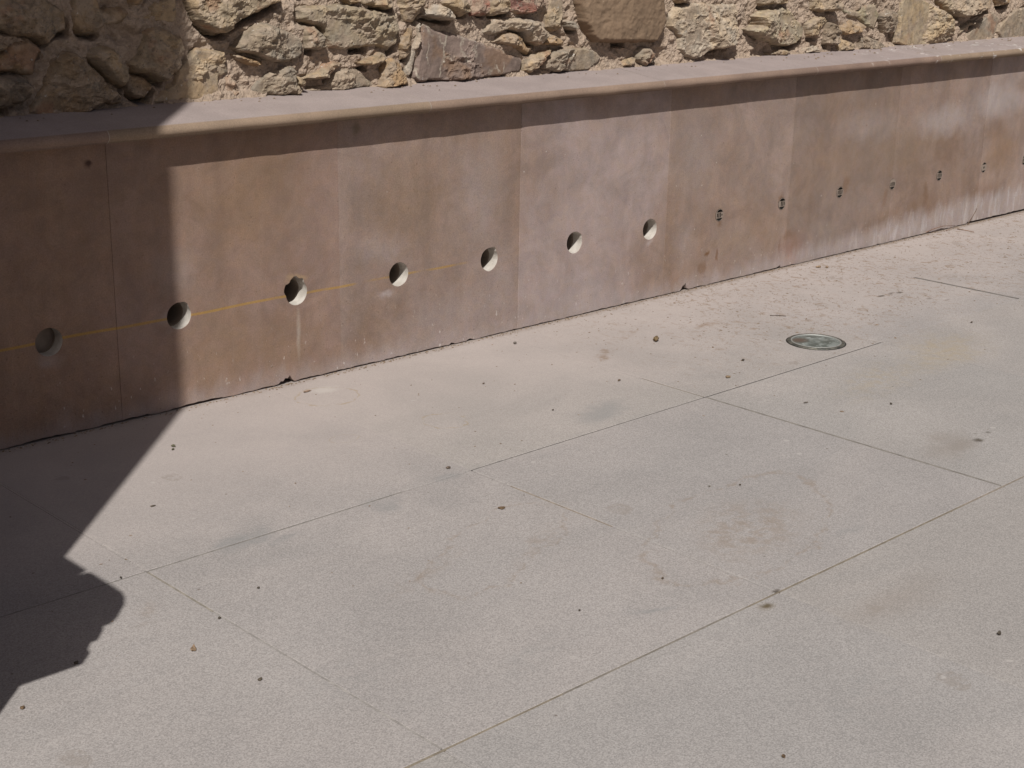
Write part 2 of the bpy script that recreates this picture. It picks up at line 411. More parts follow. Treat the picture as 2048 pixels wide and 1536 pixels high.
_e = N.rng(N.voro(_w, 9, 'DISTANCE_TO_EDGE'), .012, .045, 1, 0)
_e = N.math('MULTIPLY', _e, N.rng(N.noise(N.pos, 17, 3), .42, .6))
_c = N.val(N.rng(_v, .3, .7, .72, 1.25), N.ocol)
_c = N.mix(N.rng(N.noise(N.pos, 8, 3, .6), .5, .65, 0, .6), _c, (.21, .13, .08))
_c = N.mix(N.math('MULTIPLY', _e, .75), _c, (.40, .35, .28))
_c = N.mix(N.rng(N.noise(N.pos, 38, 3, .7), .68, .74, 0, .8), _c, (.5, .48, .45))
M_vein = N.done(_c, N.bump(N.noise(N.pos, 40, 4, .65), .7, .008))
N = _N
M_smooth = N.done(N.mix(N.rng(N.noise(N.pos, 60, 3, .7), .68, .74, 0, .6), N.val(N.rng(_s, .3, .7, .86, 1.16), N.ocol), (.36, .30, .24)), N.bump(N.noise(N.pos, 70, 4, .6), .4, .006))
N = NT('lime_mortar', .95)
_m = N.noise(N.pos, 11, 5, .65, .4); _f = N.noise(N.pos, 75, 4, .7)
_c = N.mix(N.rng(_m, .35, .65), (.345, .262, .195), (.395, .308, .238))
_c = N.mix(N.rng(N.noise(N.pos, 26, 4, .7), .58, .70, 0, .6), _c, (.20, .15, .10))
_c = N.val(N.rng(_f, .25, .75, .78, 1.16), _c)
M_mortar = N.done(_c, N.bump(N.math('ADD', _m, _f), .8, .012))

# --- small things
N = NT('pier_stone', .9)
M_pier = N.done(N.val(N.rng(N.noise(N.pos, 40, 4), .3, .7, .88, 1.08), N.mix(N.noise(N.pos, 2.5, 4), (.36, .28, .22), (.42, .34, .27))), N.bump(N.noise(N.pos, 50, 4), .4, .004))
N = NT('dirt_clod', .95)
M_clod = N.done(N.val(N.rng(N.noise(N.pos, 160, 3), .3, .7, .6, 1.4), N.mix(1.0, (1, 1, 1), N.ocol, 'MULTIPLY')))
N = NT('light_bezel', .45)
N.bsdf.inputs['Metallic'].default_value = .55
M_bezel = N.done(N.mix(N.rng(N.noise(N.pos, 28, 4, .7), .4, .62), (.09, .09, .08), (.19, .18, .15)), N.bump(N.noise(N.pos, 120), .3, .001))
N.put(N.bsdf.inputs['Roughness'], N.rng(N.noise(N.pos, 40), .3, .7, .4, .7))
N = NT('light_steel', .6); N.bsdf.inputs['Metallic'].default_value = .5
M_steel = N.done(N.mix(N.noise(N.pos, 50), (.30, .30, .28), (.48, .48, .45)))
N = NT('light_lens', .35)
N.bsdf.inputs['Specular IOR Level'].default_value = .5
_g = N.mix(N.rng(N.noise(N.pos, 20, 4, .65, .6), .38, .62), (.085, .10, .09), (.21, .235, .22))
_g = N.mix(N.rng(N.noise(N.pos, 34, 5, .7, .4), .56, .66), _g, (.33, .35, .335))
_g = N.mix(N.blob(N.pos, (gxy(1597, 683)[0], gxy(1597, 683)[1], 0), (.05, .05, 5), inner=.2), _g, (.10, .075, .06))
M_lens = N.done(_g, N.bump(N.noise(N.pos, 30, 3), .25, .004))

# ------------------------------------------------------------------ ground and paving
ground = mesh_obj('ground', [(-150, -150, -.06), (150, -150, -.06), (150, 150, -.06), (-150, 150, -.06)], [(0, 1, 2, 3)], M_earth)
tag(ground, kind='structure')
pavement = tag(empty('pavement'), kind='structure')
XJ = [1.714 + 1.087*k for k in range(-7, 13)]
YJ = [.24, -1.051, -2.172, -3.27, -4.36, -5.45, -6.54, -7.63]
G = .0066
bedz = -.012
bed = bm_obj('bedding', box_bm(XJ[0]-.02, XJ[-1]+.02, YJ[-1]-.02, .26, -.055, bedz), M_sand, pavement); bed.color = (.20, .165, .125, 1)
cache = {}
for i in range(len(XJ)-1):
    for j in range(len(YJ)-1):
        w = XJ[i+1]-XJ[i]; h = YJ[j]-YJ[j+1]
        if j not in cache:
            o = bm_obj('paving_slab', box_bm(-w/2+G/2, w/2-G/2, -h/2+G/2, h/2-G/2, -.05, 0, .0012), M_pave, pavement)
            cache[j] = o.data
        else:
            o = bpy.data.objects.new('paving_slab', cache[j]); col.objects.link(o); o.parent = pavement
        o.location = ((XJ[i]+XJ[i+1])/2, (YJ[j]+YJ[j+1])/2, random.uniform(-.0006, .0004))
        t = random.uniform(.955, 1.03)*(.975 if i > 7 and j > 0 else 1); o.color = (t*random.uniform(.995, 1.01), t, t*random.uniform(.985, 1.01), 1)
DUST = (.375, .34, .31, 1); SAND = (.22, .185, .14, 1); GREYS = (.10, .092, .085, 1); MIDS = (.225, .205, .185, 1)
def filler(x0, x1, y0, y1, z, c):
    o = bm_obj('joint_filler', box_bm(x0, x1, y0, y1, bedz-.003, z), M_pave if c is DUST else M_sand, pavement); o.color = (1, 1, 1, 1) if c is DUST else c
def joint_x(y, x0, x1, z, c): filler(x0, x1, y-G/2+.0003, y+G/2-.0003, z, c)
def joint_y(x, y0, y1, z, c): filler(x-G/2+.0003, x+G/2-.0003, y0, y1, z, c)
def joint_strip(x, y0, y1, w, c):                  # dark strip laid proud over a joint and wider than it
    filler(x-w/2, x+w/2, y0, y1, .0009, c)
y1, y2 = YJ[1], YJ[2]
xa = gxy(940, 940)[0]; xb = gxy(1765, 685)[0]; xc = gxy(805, 983)[0]
joint_x(y1, -5, gxy(180, 1180)[0], -.001, MIDS)
joint_x(y1, gxy(180, 1180)[0]+.001, xc, -.001, MIDS)
joint_x(y1, xc+.001, xa, -.0003, DUST)
joint_x(y1, xa+.001, xb, -.0014, GREYS)
joint_x(y1, xb+.001, 13, -.0004, DUST)
joint_x(y2, -5, gxy(1130, 1390)[0], -.0012, SAND); joint_x(y2, gxy(1130, 1390)[0]+.001, gxy(1500, 1215)[0], -.0009, (.21, .185, .155, 1))
joint_x(y2, gxy(1500, 1215)[0]+.001, gxy(1930, 1010)[0], -.001, SAND); joint_x(y2, gxy(1930, 1010)[0]+.001, 13, -.0008, (.25, .21, .17, 1))
for k, x in enumerate(XJ[1:-1], 1):
    near = abs(x-6.062) < .05
    ys = -.50 if near else (-.76 if abs(x-3.888) < .05 else -.97)
    joint_y(x, ys, 0.2, -.0003, DUST)
    joint_y(x, y1+G, ys-.001, -.0012, GREYS if near else ((.19, .165, .13, 1) if abs(x-3.888) < .05 else DUST))
    if abs(x-3.888) < .05:
        joint_y(x, y2+G, -1.75, -.0012, (.11, .10, .085, 1)); joint_y(x, -1.749, y1-G, -.001, (.145, .125, .10, 1))
    elif abs(x-2.801) < .05:
        joint_y(x, -1.22, y1-G, -.0003, DUST); joint_y(x, -1.62, -1.221, -.0010, (.275, .23, .185, 1)); joint_y(x, y2+G, -1.621, -.0004, DUST)
    elif abs(x-1.714) < .05:
        joint_y(x, -1.35, y1-G, -.0008, (.27, .24, .20, 1)); joint_y(x, y2+G, -1.351, -.0008, (.31, .285, .262, 1))
    else:
        joint_y(x, y2+G, y1-G, -.0003, DUST)
    joint_y(x, YJ[3]+G, y2-G, -.0003, DUST)
    if near: joint_strip(x, y1+.006, -.52, .015, (.16, .147, .13, 1))
    if abs(x-3.888) < .05: joint_strip(x, y2+.006, y1-.006, .0085, (.215, .195, .17, 1))

# ------------------------------------------------------------------ clad wall
clad = tag(empty('clad_wall', (5, 0, 0)), 'low retaining wall clad in brown sandstone slabs under a rounded coping', 'wall')
def cpart(o):
    o.parent = clad; o.matrix_parent_inverse = Matrix.Translation((-5, 0, 0)); return o
def child(o, par):
    o.parent = par; o.matrix_parent_inverse = Matrix.Translation((-5, 0, 0)); return o
PX = [2.2474+.8767*k for k in range(-4, 10)]
TH = .05
TOPZ = .905
tone = {-1: (.215, .135, .10), 0: (.23, .15, .112), 1: (.245, .168, .135), 2: (.255, .19, .158), 3: (.335, .272, .255), 4: (.28, .215, .183), 5: (.212, .163, .136), 6: (.265, .205, .178), 7: (.31, .25, .225)}
CHIPS = [(2.900, .026, .07, .02), (3.656, .012, .025, .012), (3.746, .012, .02, .02), (5.029, .036, .035, .02), (5.727, .014, .05, .01),
         (2.62, .006, .05, .05), (2.33, .009, .04, .06), (2.1, .008, .06, .03), (4.45, .005, .03, .03), (5.55, .006, .04, .02), (6.55, .008, .03, .05)]
def foot_z(x):
    z = .0045 + .0035*fbm(np.array([x*9]), np.array([.3]), 3, 4)[0] + .0025*fbm(np.array([x*60]), np.array([1.3]), 9, 2)[0]
    if x > 7.42: z += .008
    if x < 2.62: z += .0035*(1+math.sin(x*23)*.6)
    for cx, h, l, r in CHIPS:
        t = (x-cx)/(l if x < cx else r)
        if abs(t) < 1: z = max(z, h*(1-abs(t))*(1+.25*math.sin(x*310)))
    return max(z, .0012)
def hole_pts(cx, cz, r, seed, chip=None):
    out = []
    for k in range(40):
        a = 2*math.pi*k/40
        rr = r*(1+.018*fbm(np.array([math.cos(a)*2.5+seed*7]), np.array([math.sin(a)*2.5]), seed, 3)[0])
        if chip:
            for a0, wd, amt in chip:
                d = abs((a-a0+math.pi) % (2*math.pi)-math.pi)
                if d < wd: rr += r*amt*(1-(d/wd)**2)*(.75+.5*_h(np.int64(k*13), np.int64(seed), 5))
        out.append((cx+rr*math.cos(a), cz+rr*math.sin(a)))
    return out
holechips = {2: [(2.75, .5, .28), (1.75, .5, .3), (1.05, .3, .18)], 1: [(1.0, .4, .10)], 4: [(1.0, .35, .14), (4.7, .4, .06)], 5: [(.6, .3, .08)]}
for k in range(len(PX)-1):
    x0, x1 = PX[k]+.0003, PX[k+1]-.0003
    n = 90
    lower = [(x0+(x1-x0)*t/n, foot_z(x0+(x1-x0)*t/n)) for t in range(n+1)]
    right, left = [], []
    for hx, hz in GRATES:
        rr = .0284
        if abs(hx-x1) < rr:
            t0 = math.asin(max(-1, min(1, (x1-hx)/rr)))
            right = [(hx+rr*math.sin(t0-(math.pi+2*t0)*q/14), hz-rr*math.cos(t0-(math.pi+2*t0)*q/14)) for q in range(15)]
        if abs(hx-x0) < rr:
            t0 = math.asin(max(-1, min(1, (x0-hx)/rr)))
            left = [(hx+rr*math.sin(t0+(math.pi-2*t0)*q/14), hz-rr*math.cos(t0+(math.pi-2*t0)*q/14)) for q in range(15)][::-1]
    outer = lower+right+[(x1, TOPZ), (x0, TOPZ)]+left
    hs = []
    mine = []
    for i, (hx, hz) in enumerate(HOLES):
        if x0 < hx < x1: hs.append(hole_pts(hx, hz, .0445, i+1, holechips.get(i))); mine.append((i, hx, hz))
    for i, (hx, hz) in enumerate(GRATES):
        if x0+.0286 < hx < x1-.0286: hs.append(hole_pts(hx, hz, .0284, i+20))
    me = curve_plate(outer, hs, TH, .0008)
    me.materials.append(M_panel); me.materials.append(M_cut)
    for pl in me.polygons:
        c_ = pl.center
        if abs(pl.normal.y) < .5 and any((c_.x-hx)**2+(c_.z-hz)**2 < .075**2 for hx, hz in HOLES): pl.material_index = 1
    o = bpy.data.objects.new('panel', me); col.objects.link(o); cpart(o)
    dy = [0, .0008, -.0004, .0006, .0, .0009, .0002, .0006][k % 8]
    o.location.y = dy
    o.color = (*[a_*.72+b_*.28 for a_, b_ in zip(tone.get(k-3, (.28, .21, .17)), (.268, .196, .163))], 1)
    for i, hx, hz in mine:
        R, dep = .0440, (.20 if i else .064)
        seg = 40; vs_, fs = [], []
        prof = [(R+.004, TH-.006), (R, TH-.006), (R, .02), (R, dep), (R*.55, dep+.004), (0.001, dep+.002)]
        prof = [(R+.022, .0515), (R+.0005, .0508), (R, .053), (R*1.005, .058), (R*.995, dep)]
        m_ = len(prof)
        for s in range(seg):
            a = 2*math.pi*s/seg
            for r_, y_ in prof:
                j_ = 1+.012*math.sin(5*a+y_*90+i)
                vs_.append((hx+r_*j_*math.cos(a), y_, hz+r_*j_*math.sin(a)))
        for s in range(seg):
            for q in range(m_-1):
                fs.append((s*m_+q, s*m_+q+1, ((s+1) % seg)*m_+q+1, ((s+1) % seg)*m_+q))
        ho = mesh_obj('hole_lining', vs_, fs, M_end, None, True)
        ho.parent = o; ho.matrix_parent_inverse = Matrix.Translation((0, -dy, 0)) @ Matrix.Identity(4)
        ho.matrix_parent_inverse = (Matrix.Translation((5, 0, 0)) @ Matrix.Translation((-5, 0, 0))).inverted()
        ho.location = (0, -dy, 0)
        bk = lathe('hole_end', [(R*1.02, 0), (R*.6, .004), (.0005, .002)], 32, M_end); bk.parent = o
        bk.rotation_euler = (math.radians(90), 0, 0); bk.location = (hx, dep-.001-dy, hz)
# core behind the slabs
core = bm_obj('core', box_bm(PX[0], PX[-1], .185, .245, -.05, .90), M_mortar); cpart(core)
for xe in (PX[0]+.0006, PX[-1]-.06):
    e = bm_obj('end_block', box_bm(xe, xe+.055, .053, .184, .001, .90), M_coping); cpart(e); e.color = (.34, .27, .21, 1)

N = NT('joint_mortar', .95)
M_jm = N.done(N.mix(N.noise(N.pos, 60, 3), (.29, .24, .20), (.36, .31, .27)))
# coping stones: sloping top, rounded nose, small fillet under it
CJ = [2.224-1.2605*3, 2.224-1.2605*2, 2.224-1.2605, 2.224, 3.485, 4.746, 5.81, 6.868, 8.12, 9.38, 10.64]
prof = []
nr = .0165
zc = .9215; yc = -.052
prof = [(.24, .975), (-.056, .9395), (-.0605, .9380), (-.0650, .9345), (-.0690, .9295), (-.0712, .9240), (-.0718, .9190), (-.0705, .9140), (-.0675, .9095), (-.0635, .9062),
        (-.0635, .9040), (-.0585, .9040), (-.0585, .9005), (.0, .9005), (.06, .9005), (.24, .9005)]
for k in range(len(CJ)-1):
    x0, x1 = CJ[k]+.0010, CJ[k+1]-.0010
    nx = 28; m_ = len(prof)
    vs_, fs = [], []
    for i in range(nx+1):
        x = x0+(x1-x0)*i/nx if i in (0, nx) else x0+.002+(x1-x0-.004)*(i-1)/(nx-2)
        for q, (y_, z_) in enumerate(prof):
            wob = .0016*fbm(np.array([x*11]), np.array([q*.35]), 5, 3)[0] if 1 <= q <= 12 else 0
            vs_.append((x, y_*1.0+wob, z_+wob*.6))
    for i in range(nx):
        for q in range(m_):
            a, b = i*m_+q, i*m_+(q+1) % m_
            fs.append((a, b, b+m_, a+m_))
    fs.append(tuple(range(m_-1, -1, -1))); fs.append(tuple(nx*m_+q for q in range(m_)))
    o = mesh_obj('coping_stone', vs_, fs, M_coping)
    for pl in o.data.polygons: pl.use_smooth = len(pl.vertices) == 4
    o.data.set_sharp_from_angle(angle=math.radians(38))
    cpart(o)
    o.location.z = random.uniform(-.0005, .0005); o.location.y = random.uniform(-.0006, .0006)
    jl = mesh_obj('coping_joint', [(CJ[k+1]+dx, y_-.0002, z_+.0001) for dx in (-.0016, .0016) for y_, z_ in prof],
                  [(q, (q+1) % m_, (q+1) % m_+m_, q+m_) for q in range(m_)], M_jm)
    cpart(jl)
    t = [(.225, .158, .118), (.21, .145, .112), (.205, .14, .11), (.24, .175, .122)][k % 4]; o.color = (*t, 1)

# ------------------------------------------------------------------ drain grates
def grate(i, gx_, gz_):
    root = empty('drain_grate', (gx_, 0, gz_))
    R = .0275
    circ = [(R*math.cos(2*math.pi*k/32), R*math.sin(2*math.pi*k/32)) for k in range(32)]
    holes = []
    for s in (1, -1):
        if (i == 3 and s == 1): continue
        pts = []
        ri = .0258; a0 = math.asin((.0132 if i != 5 else .0165)/ri)
        for k in range(9):
            a = a0+(math.pi-2*a0)*k/8; pts.append((ri*math.cos(a), s*ri*math.sin(a)))
        holes.append(pts)
    xs = (-.0162, -.0054, .0054, .0162) if i not in (5,) else ()
    for q, xx in enumerate(xs):
        hh = .0116 if abs(xx) < .01 else .0095
        if i == 0 and q == 3: hh = .004
        if i == 1 and q == 0: continue
        holes.append([(xx-.0040, -hh), (xx+.0040, -hh), (xx+.0040, hh), (xx-.0040, hh)])
    if i == 5:
        holes.append([(.007*math.cos(2*math.pi*k/12), .007*math.sin(2*math.pi*k/12)) for k in range(12)])
    me = curve_plate(circ, holes, .0014); me.materials.append(M_grate)
    pl = bpy.data.objects.new('plate', me); col.objects.link(pl); pl.parent = root; pl.location.y = -.0012
    sl = lathe('sleeve', [(.0282, -.003), (.0274, -.003), (.0274, -.09), (.0004, -.092)], 24, M_dark, root)
    sl.rotation_euler = (math.radians(90), 0, 0)
    where = ['round slotted drain grate nearest the open holes, brown smear just below it',
             'round slotted drain grate with a rusty chipped halo above it',
             'round slotted drain grate with a brown stain at its upper right',
             'round slotted drain grate with only a bottom crescent slot, in the middle of the row',
             'round slotted drain grate with a vertical brown stain on its left',
             'round drain grate with just two crescents and a round dimple, second from right edge',
             'dark round drain grate cut off at the right edge of the photo'][i]
    tag(root, where, 'drain grate', 'round drain grates along the sandstone wall')
for i, (a, b) in enumerate(GRATES): grate(i, a, b)

# ------------------------------------------------------------------ rubble wall
rub = tag(empty('rubble_wall', (5, .22, .97)), 'rough rubble stone wall with tan mortar rising behind the coping', 'wall')
def rpart(o):
    o.parent = rub; o.matrix_parent_inverse = Matrix.Translation((-5, -.22, -.97)); return o
YR = .215                                    # mean face of the mortar
def pt(crop, x, y):
    ox = (0, 380, 780, 1180, 1528)[crop]; return ox+x/3.938, y/3.938
TAN = (.31, .245, .17); GRY = (.215, .19, .16); OCR = (.27, .185, .11); RED = (.20, .10, .08); PUR = (.20, .15, .125); DRK = (.13, .11, .095); PAL = (.36, .32, .275); BRO = (.20, .145, .095); SMO = (.20, .138, .09)
# crop, tone, protrusion (m), tilt style, outline
ST = [
 (0, BRO, .055, [(0,0),(330,0),(540,90),(560,240),(480,270),(400,330),(260,290),(200,300),(110,280),(30,230),(0,200)]),
 (0, BRO, .030, [(580,0),(800,0),(830,70),(1000,50),(1060,110),(1000,190),(850,210),(760,280),(640,260),(580,200)]),
 (0, OCR, .040, [(1010,0),(1210,0),(1110,50),(1030,60)]),
 (0, TAN, .022, [(1130,60),(1230,10),(1440,0),(1430,200),(1280,195),(1140,160)]),
 (0, BRO, .045, [(0,250),(90,330),(60,380),(0,390)]),
 (0, OCR, .035, [(100,325),(240,295),(330,320),(360,380),(320,430),(300,560),(230,560),(140,540),(0,560),(0,420)]),
 (0, DRK, .055, [(0,600),(100,560),(200,570),(270,640),(250,740),(180,790),(100,800),(40,830),(0,820)]),
 (0, BRO, .060, [(200,890),(260,790),(340,640),(430,430),(520,370),(620,380),(680,430),(840,590),(940,700),(980,720),(960,800),(800,800),(760,850),(600,890),(380,900)]),
 (0, TAN, .070, [(690,380),(740,340),(860,330),(950,390),(1000,470),(1010,570),(970,680),(900,640),(800,520),(690,430)]),
 (0, TAN, .075, [(1020,480),(1080,400),(1140,260),(1190,210),(1290,200),(1350,260),(1430,280),(1450,350),(1400,500),(1310,610),(1250,620),(1170,560),(1060,550)]),
 (0, BRO, .040, [(1010,590),(1080,570),(1170,580),(1230,640),(1190,740),(1100,760),(1030,720),(1000,680)]),
 (0, TAN, .035, [(1170,790),(1290,680),(1380,610),(1410,500),(1500,400),(1600,340),(1800,370),(1820,500),(1840,550),(1760,590),(1765,750),(1700,790),(1500,785),(1250,810)]),
 (0, (.36,.25,.19), .028, [(1780,590),(1840,560),(1900,620),(1930,750),(1780,770)]),
 (1, TAN, .075, [(-50,0),(740,0),(720,20),(560,110),(460,150),(330,215),(330,240),(290,270),(200,270),(110,225),(50,170),(30,120),(0,60)]),
 (1, GRY, .072, [(340,360),(380,310),(450,250),(560,180),(650,190),(780,240),(900,290),(910,400),(860,450),(740,480),(620,460),(520,420),(400,390)]),
 (1, OCR, .035, [(320,390),(400,400),(520,430),(620,465),(560,500),(460,490),(370,440)]),
 (1, (.30,.26,.20), .070, [(900,80),(1000,40),(1120,20),(1300,40),(1480,80),(1660,100),(1670,230),(1640,330),(1580,380),(1480,350),(1380,355),(1200,375),(1110,360),(1080,280),(1060,220),(960,190),(900,160)]),
 (1, GRY, .045, [(920,205),(1000,205),(1060,265),(1105,365),(1000,375),(920,365),(910,290)]),
 (1, GRY, .060, [(480,680),(520,600),(620,540),(730,490),(820,490),(860,540),(830,600),(870,680),(840,730),(720,745),(590,750),(500,730)]),
 (1, TAN, .045, [(870,560),(910,600),(910,650),(880,670),(850,620)]),
 (1, GRY, .030, [(940,710),(1100,625),(1160,540),(1260,500),(1350,510),(1430,580),(1490,640),(1430,680),(1200,705)]),
 (1, OCR, .060, [(1480,660),(1510,560),(1550,470),(1620,420),(1690,480),(1720,580),(1725,650),(1600,670),(1510,680)]),
 (1, TAN, .055, [(900,590),(1020,540),(1080,470),(1150,455),(1250,470),(1160,530),(1080,600),(980,615)]),
 (1, TAN, .050, [(1300,470),(1420,430),(1500,370),(1570,400),(1540,470),(1400,500)]),
 (1, BRO, .040, [(1120,0),(1360,0),(1365,40),(1260,40)]),
 (1, TAN, .055, [(1375,0),(1615,0),(1610,60),(1560,85),(1450,55),(1380,40)]),
 (1, TAN, .050, [(1660,0),(1840,0),(1840,100),(1790,185),(1710,180),(1680,80)]),
 (2, PAL, .070, [(250,140),(300,80),(370,30),(430,45),(510,100),(510,165),(400,150),(300,130)]),
 (2, TAN, .060, [(410,10),(560,0),(650,60),(640,100),(560,140),(515,95),(440,55)]),
 (2, RED, .050, [(690,0),(780,0),(780,70),(760,130),(650,140),(660,70)]),
 (2, TAN, .050, [(790,40),(850,0),(945,0),(950,90),(900,120),(790,130)]),
 (2, RED, .065, [(960,0),(1250,0),(1250,60),(1170,80),(1070,120),(960,110),(955,50)]),
 (2, PAL, .065, [(745,270),(780,180),(850,140),(1000,140),(1100,140),(1210,170),(1240,290),(1180,340),(1100,310),(1050,260),(940,240),(850,290)]),
 (2, OCR, .045, [(820,310),(900,265),(960,245),(1050,265),(1100,325),(1170,355),(1110,410),(1040,380),(950,345)]),
 (2, PUR, .058, [(190,590),(230,440),(255,250),(265,170),(380,230),(500,250),(640,290),(780,320),(880,350),(960,400),(1070,430),(1050,550),(960,575),(750,605),(400,620),(230,630)]),
 (2, PAL, .045, [(140,580),(160,440),(215,300),(245,165),(262,175),(250,300),(225,450),(185,600)]),
 (2, BRO, .030, [(90,320),(170,230),(225,170),(215,290),(150,440),(100,460)]),
 (2, OCR, .050, [(1230,265),(1290,270),(1380,300),(1380,340),(1250,335),(1195,335)]),
 (2, GRY, .062, [(1200,520),(1230,440),(1300,370),(1420,340),(1560,340),(1640,370),(1690,420),(1650,490),(1570,545),(1450,555),(1300,550)]),
 (2, TAN, .052, [(1050,550),(1065,460),(1120,420),(1200,370),(1300,345),(1285,380),(1215,440),(1190,500),(1110,560)]),
 (2, SMO, .062, [(1455,0),(2145,0),(2170,80),(2165,200),(2135,260),(2085,315),(1800,318),(1600,312),(1555,262),(1510,182),(1488,100)]),
 (2, TAN, .045, [(1265,55),(1270,0),(1385,0),(1392,110),(1355,180),(1385,240),(1300,262),(1245,230),(1245,140)]),
 (2, GRY, .050, [(1375,160),(1470,165),(1500,210),(1450,240),(1390,222)]),
 (3, GRY, .055, [(370,400),(420,340),(490,350),(525,410),(510,485),(430,510),(370,455)]),
 (3, (.38,.33,.27), .075, [(630,140),(680,50),(760,40),(880,10),(1000,30),(1160,20),(1170,100),(1150,200),(1160,280),(1100,350),(980,370),(920,420),(850,460),(760,430),(700,370),(720,300),(640,220)]),
 (3, (.30,.265,.20), .075, [(1220,230),(1320,200),(1300,120),(1400,60),(1570,50),(1640,150),(1690,210),(1690,300),(1600,350),(1500,345),(1400,310),(1290,280)]),
 (3, TAN, .050, [(1700,185),(1790,130),(1850,120),(1920,150),(1850,225),(1800,290),(1720,300)]),
 (3, DRK, .058, [(1840,240),(1880,170),(1940,180),(1980,250),(1960,340),(1850,340)]),
 (3, TAN, .050, [(1280,0),(1600,0),(1540,40),(1350,50)]),
 (3, BRO, .050, [(660,0),(800,0),(790,25),(690,32)]),
 (3, PAL, .035, [(1630,410),(1700,350),(1800,330),(1830,400)]),
 (3, TAN, .040, [(1400,415),(1500,370),(1590,370),(1540,420)]),
 (3, TAN, .035, [(240,500),(290,440),(360,420),(365,470),(330,510)]),
 (4, TAN, .055, [(370,0),(560,0),(580,60),(570,90),(450,100),(380,80)]),
 (4, (.27,.25,.18), .052, [(620,60),(760,80),(830,30),(900,30),(930,120),(880,240),(820,220),(760,150),(670,140)]),
 (4, DRK, .060, [(920,120),(990,70),(1060,100),(1080,160),(1050,270),(960,270),(930,190)]),
 (4, OCR, .050, [(600,230),(690,150),(780,170),(810,210),(740,270),(620,280)]),
 (4, (.36,.29,.20), .055, [(1085,100),(1120,0),(1320,10),(1440,115),(1470,190),(1510,285),(1400,345),(1250,355),(1130,360),(1060,330),(1080,200)]),
 (4, TAN, .055, [(1340,0),(1450,0),(1490,90),(1470,125),(1440,100)]),
 (4, (.35,.28,.21), .065, [(1465,30),(1510,0),(1810,0),(1800,80),(1700,100),(1600,140),(1530,130),(1485,80)]),
 (4, OCR, .060, [(1830,0),(2000,0),(1940,40),(1850,50)]),
 (4, GRY, .052, [(1540,325),(1640,235),(1740,145),(1820,80),(1870,130),(1850,240),(1800,310),(1700,330)]),
 (4, GRY, .045, [(1530,265),(1620,170),(1760,110),(1735,145),(1650,205),(1540,295)]),
 (4, GRY, .055, [(1880,185),(1940,110),(2010,60),(2180,50),(2220,180),(2200,300),(1890,310),(1850,255)]),
 (4, DRK, .045, [(730,385),(760,290),(850,290),(960,310),(985,370),(850,385)]),
 (4, TAN, .045, [(590,345),(620,300),(720,310),(735,370),(650,395),(590,400)]),
]
def poly_dist(X, Z, P):
    """signed distance to a polygon, positive inside"""
    P = np.asarray(P, float); d = np.full(X.shape, 1e9); ins = np.zeros(X.shape, bool)
    n = len(P)
    for i in range(n):
        a, b = P[i], P[(i+1) % n]; e = b-a
        t = np.clip(((X-a[0])*e[0]+(Z-a[1])*e[1])/(e@e+1e-12), 0, 1)
        d = np.minimum(d, np.hypot(X-a[0]-t*e[0], Z-a[1]-t*e[1]))
        c = ((a[1] > Z) != (b[1] > Z)) & (X < (b[0]-a[0])*(Z-a[1])/(b[1]-a[1]+1e-12)+a[0])
        ins ^= c
    return np.where(ins, d, -d)
def stone(P, tone_, prot, seed, step, rough=1.0):
    P = np.asarray(P, float)
    lo, hi = P.min(0)-.012, P.max(0)+.012
    nx = max(4, int((hi[0]-lo[0])/step)); nz = max(4, int((hi[1]-lo[1])/step))
    X, Z = np.meshgrid(np.linspace(lo[0], hi[0], nx+1), np.linspace(lo[1], hi[1], nz+1))
    wx = X+.006*fbm(X*45, Z*45, seed, 3); wz = Z+.006*fbm(X*45, Z*45, seed+31, 3)
    d = poly_dist(wx, wz, P)
    c = P.mean(0); size = min(hi-lo)
    r_ = np.random.default_rng(seed)
    w = min(.014, size*.13)
    dome = np.clip(d/w, -1, 1)
    body = np.where(dome > 0, dome**.42, 0)
    # broken facets: the lower envelope of a few tilted planes
    f = np.full(X.shape, 9.0)
    for k in range(5):
        a = r_.uniform(0, 2*math.pi); g = r_.uniform(.08, .62)*rough
        q = c+r_.uniform(-.25, .25, 2)*(hi-lo)
        f = np.minimum(f, r_.uniform(0, .010)+g*((X-q[0])*math.cos(a)+(Z-q[1])*math.sin(a)))
    f = np.maximum(f, -.045)
    ridge = 1-2*np.abs(fbm(X*16, Z*26, seed+7, 4, .55))
    y = prot + f*min(1, size/.10) + rough*((.014*(ridge-.6) + .008*fbm(X*38, Z*38, seed+3, 4, .6)) + .0045*fbm(X*110, Z*110, seed+5, 3, .6))
    y = np.maximum(y, prot*.35+.004)
    y = np.where(d > 0, -.02+(y+.02)*body, -.02+np.maximum(d, -.02)*1.5)
    V = np.stack([X, YR-y, Z], -1).reshape(-1, 3)
    keep = d > -.009
    idx = np.arange((nx+1)*(nz+1)).reshape(nz+1, nx+1)
    cell = keep[:-1, :-1] & keep[1:, :-1] & keep[:-1, 1:] & keep[1:, 1:]
    F = np.stack([idx[:-1, :-1], idx[:-1, 1:], idx[1:, 1:], idx[1:, :-1]], -1)[cell]
    used = np.zeros(len(V), bool); used[F.ravel()] = True
    mp = np.cumsum(used)-1
    o = mesh_obj('stone', V[used].tolist(), mp[F].tolist(), M_smooth if rough < .5 else (M_vein if tone_ is PUR else M_stone), None, rough < .5)
    rpart(o)
    j = r_.uniform(.95, 1.12); w_ = 0 if tone_ in (SMO, RED, PUR) else .32; o.color = (*[(a_*(1-w_)+b_*w_)*j for a_, b_ in zip(tone_, TAN)], 1)
    return o
traced = []
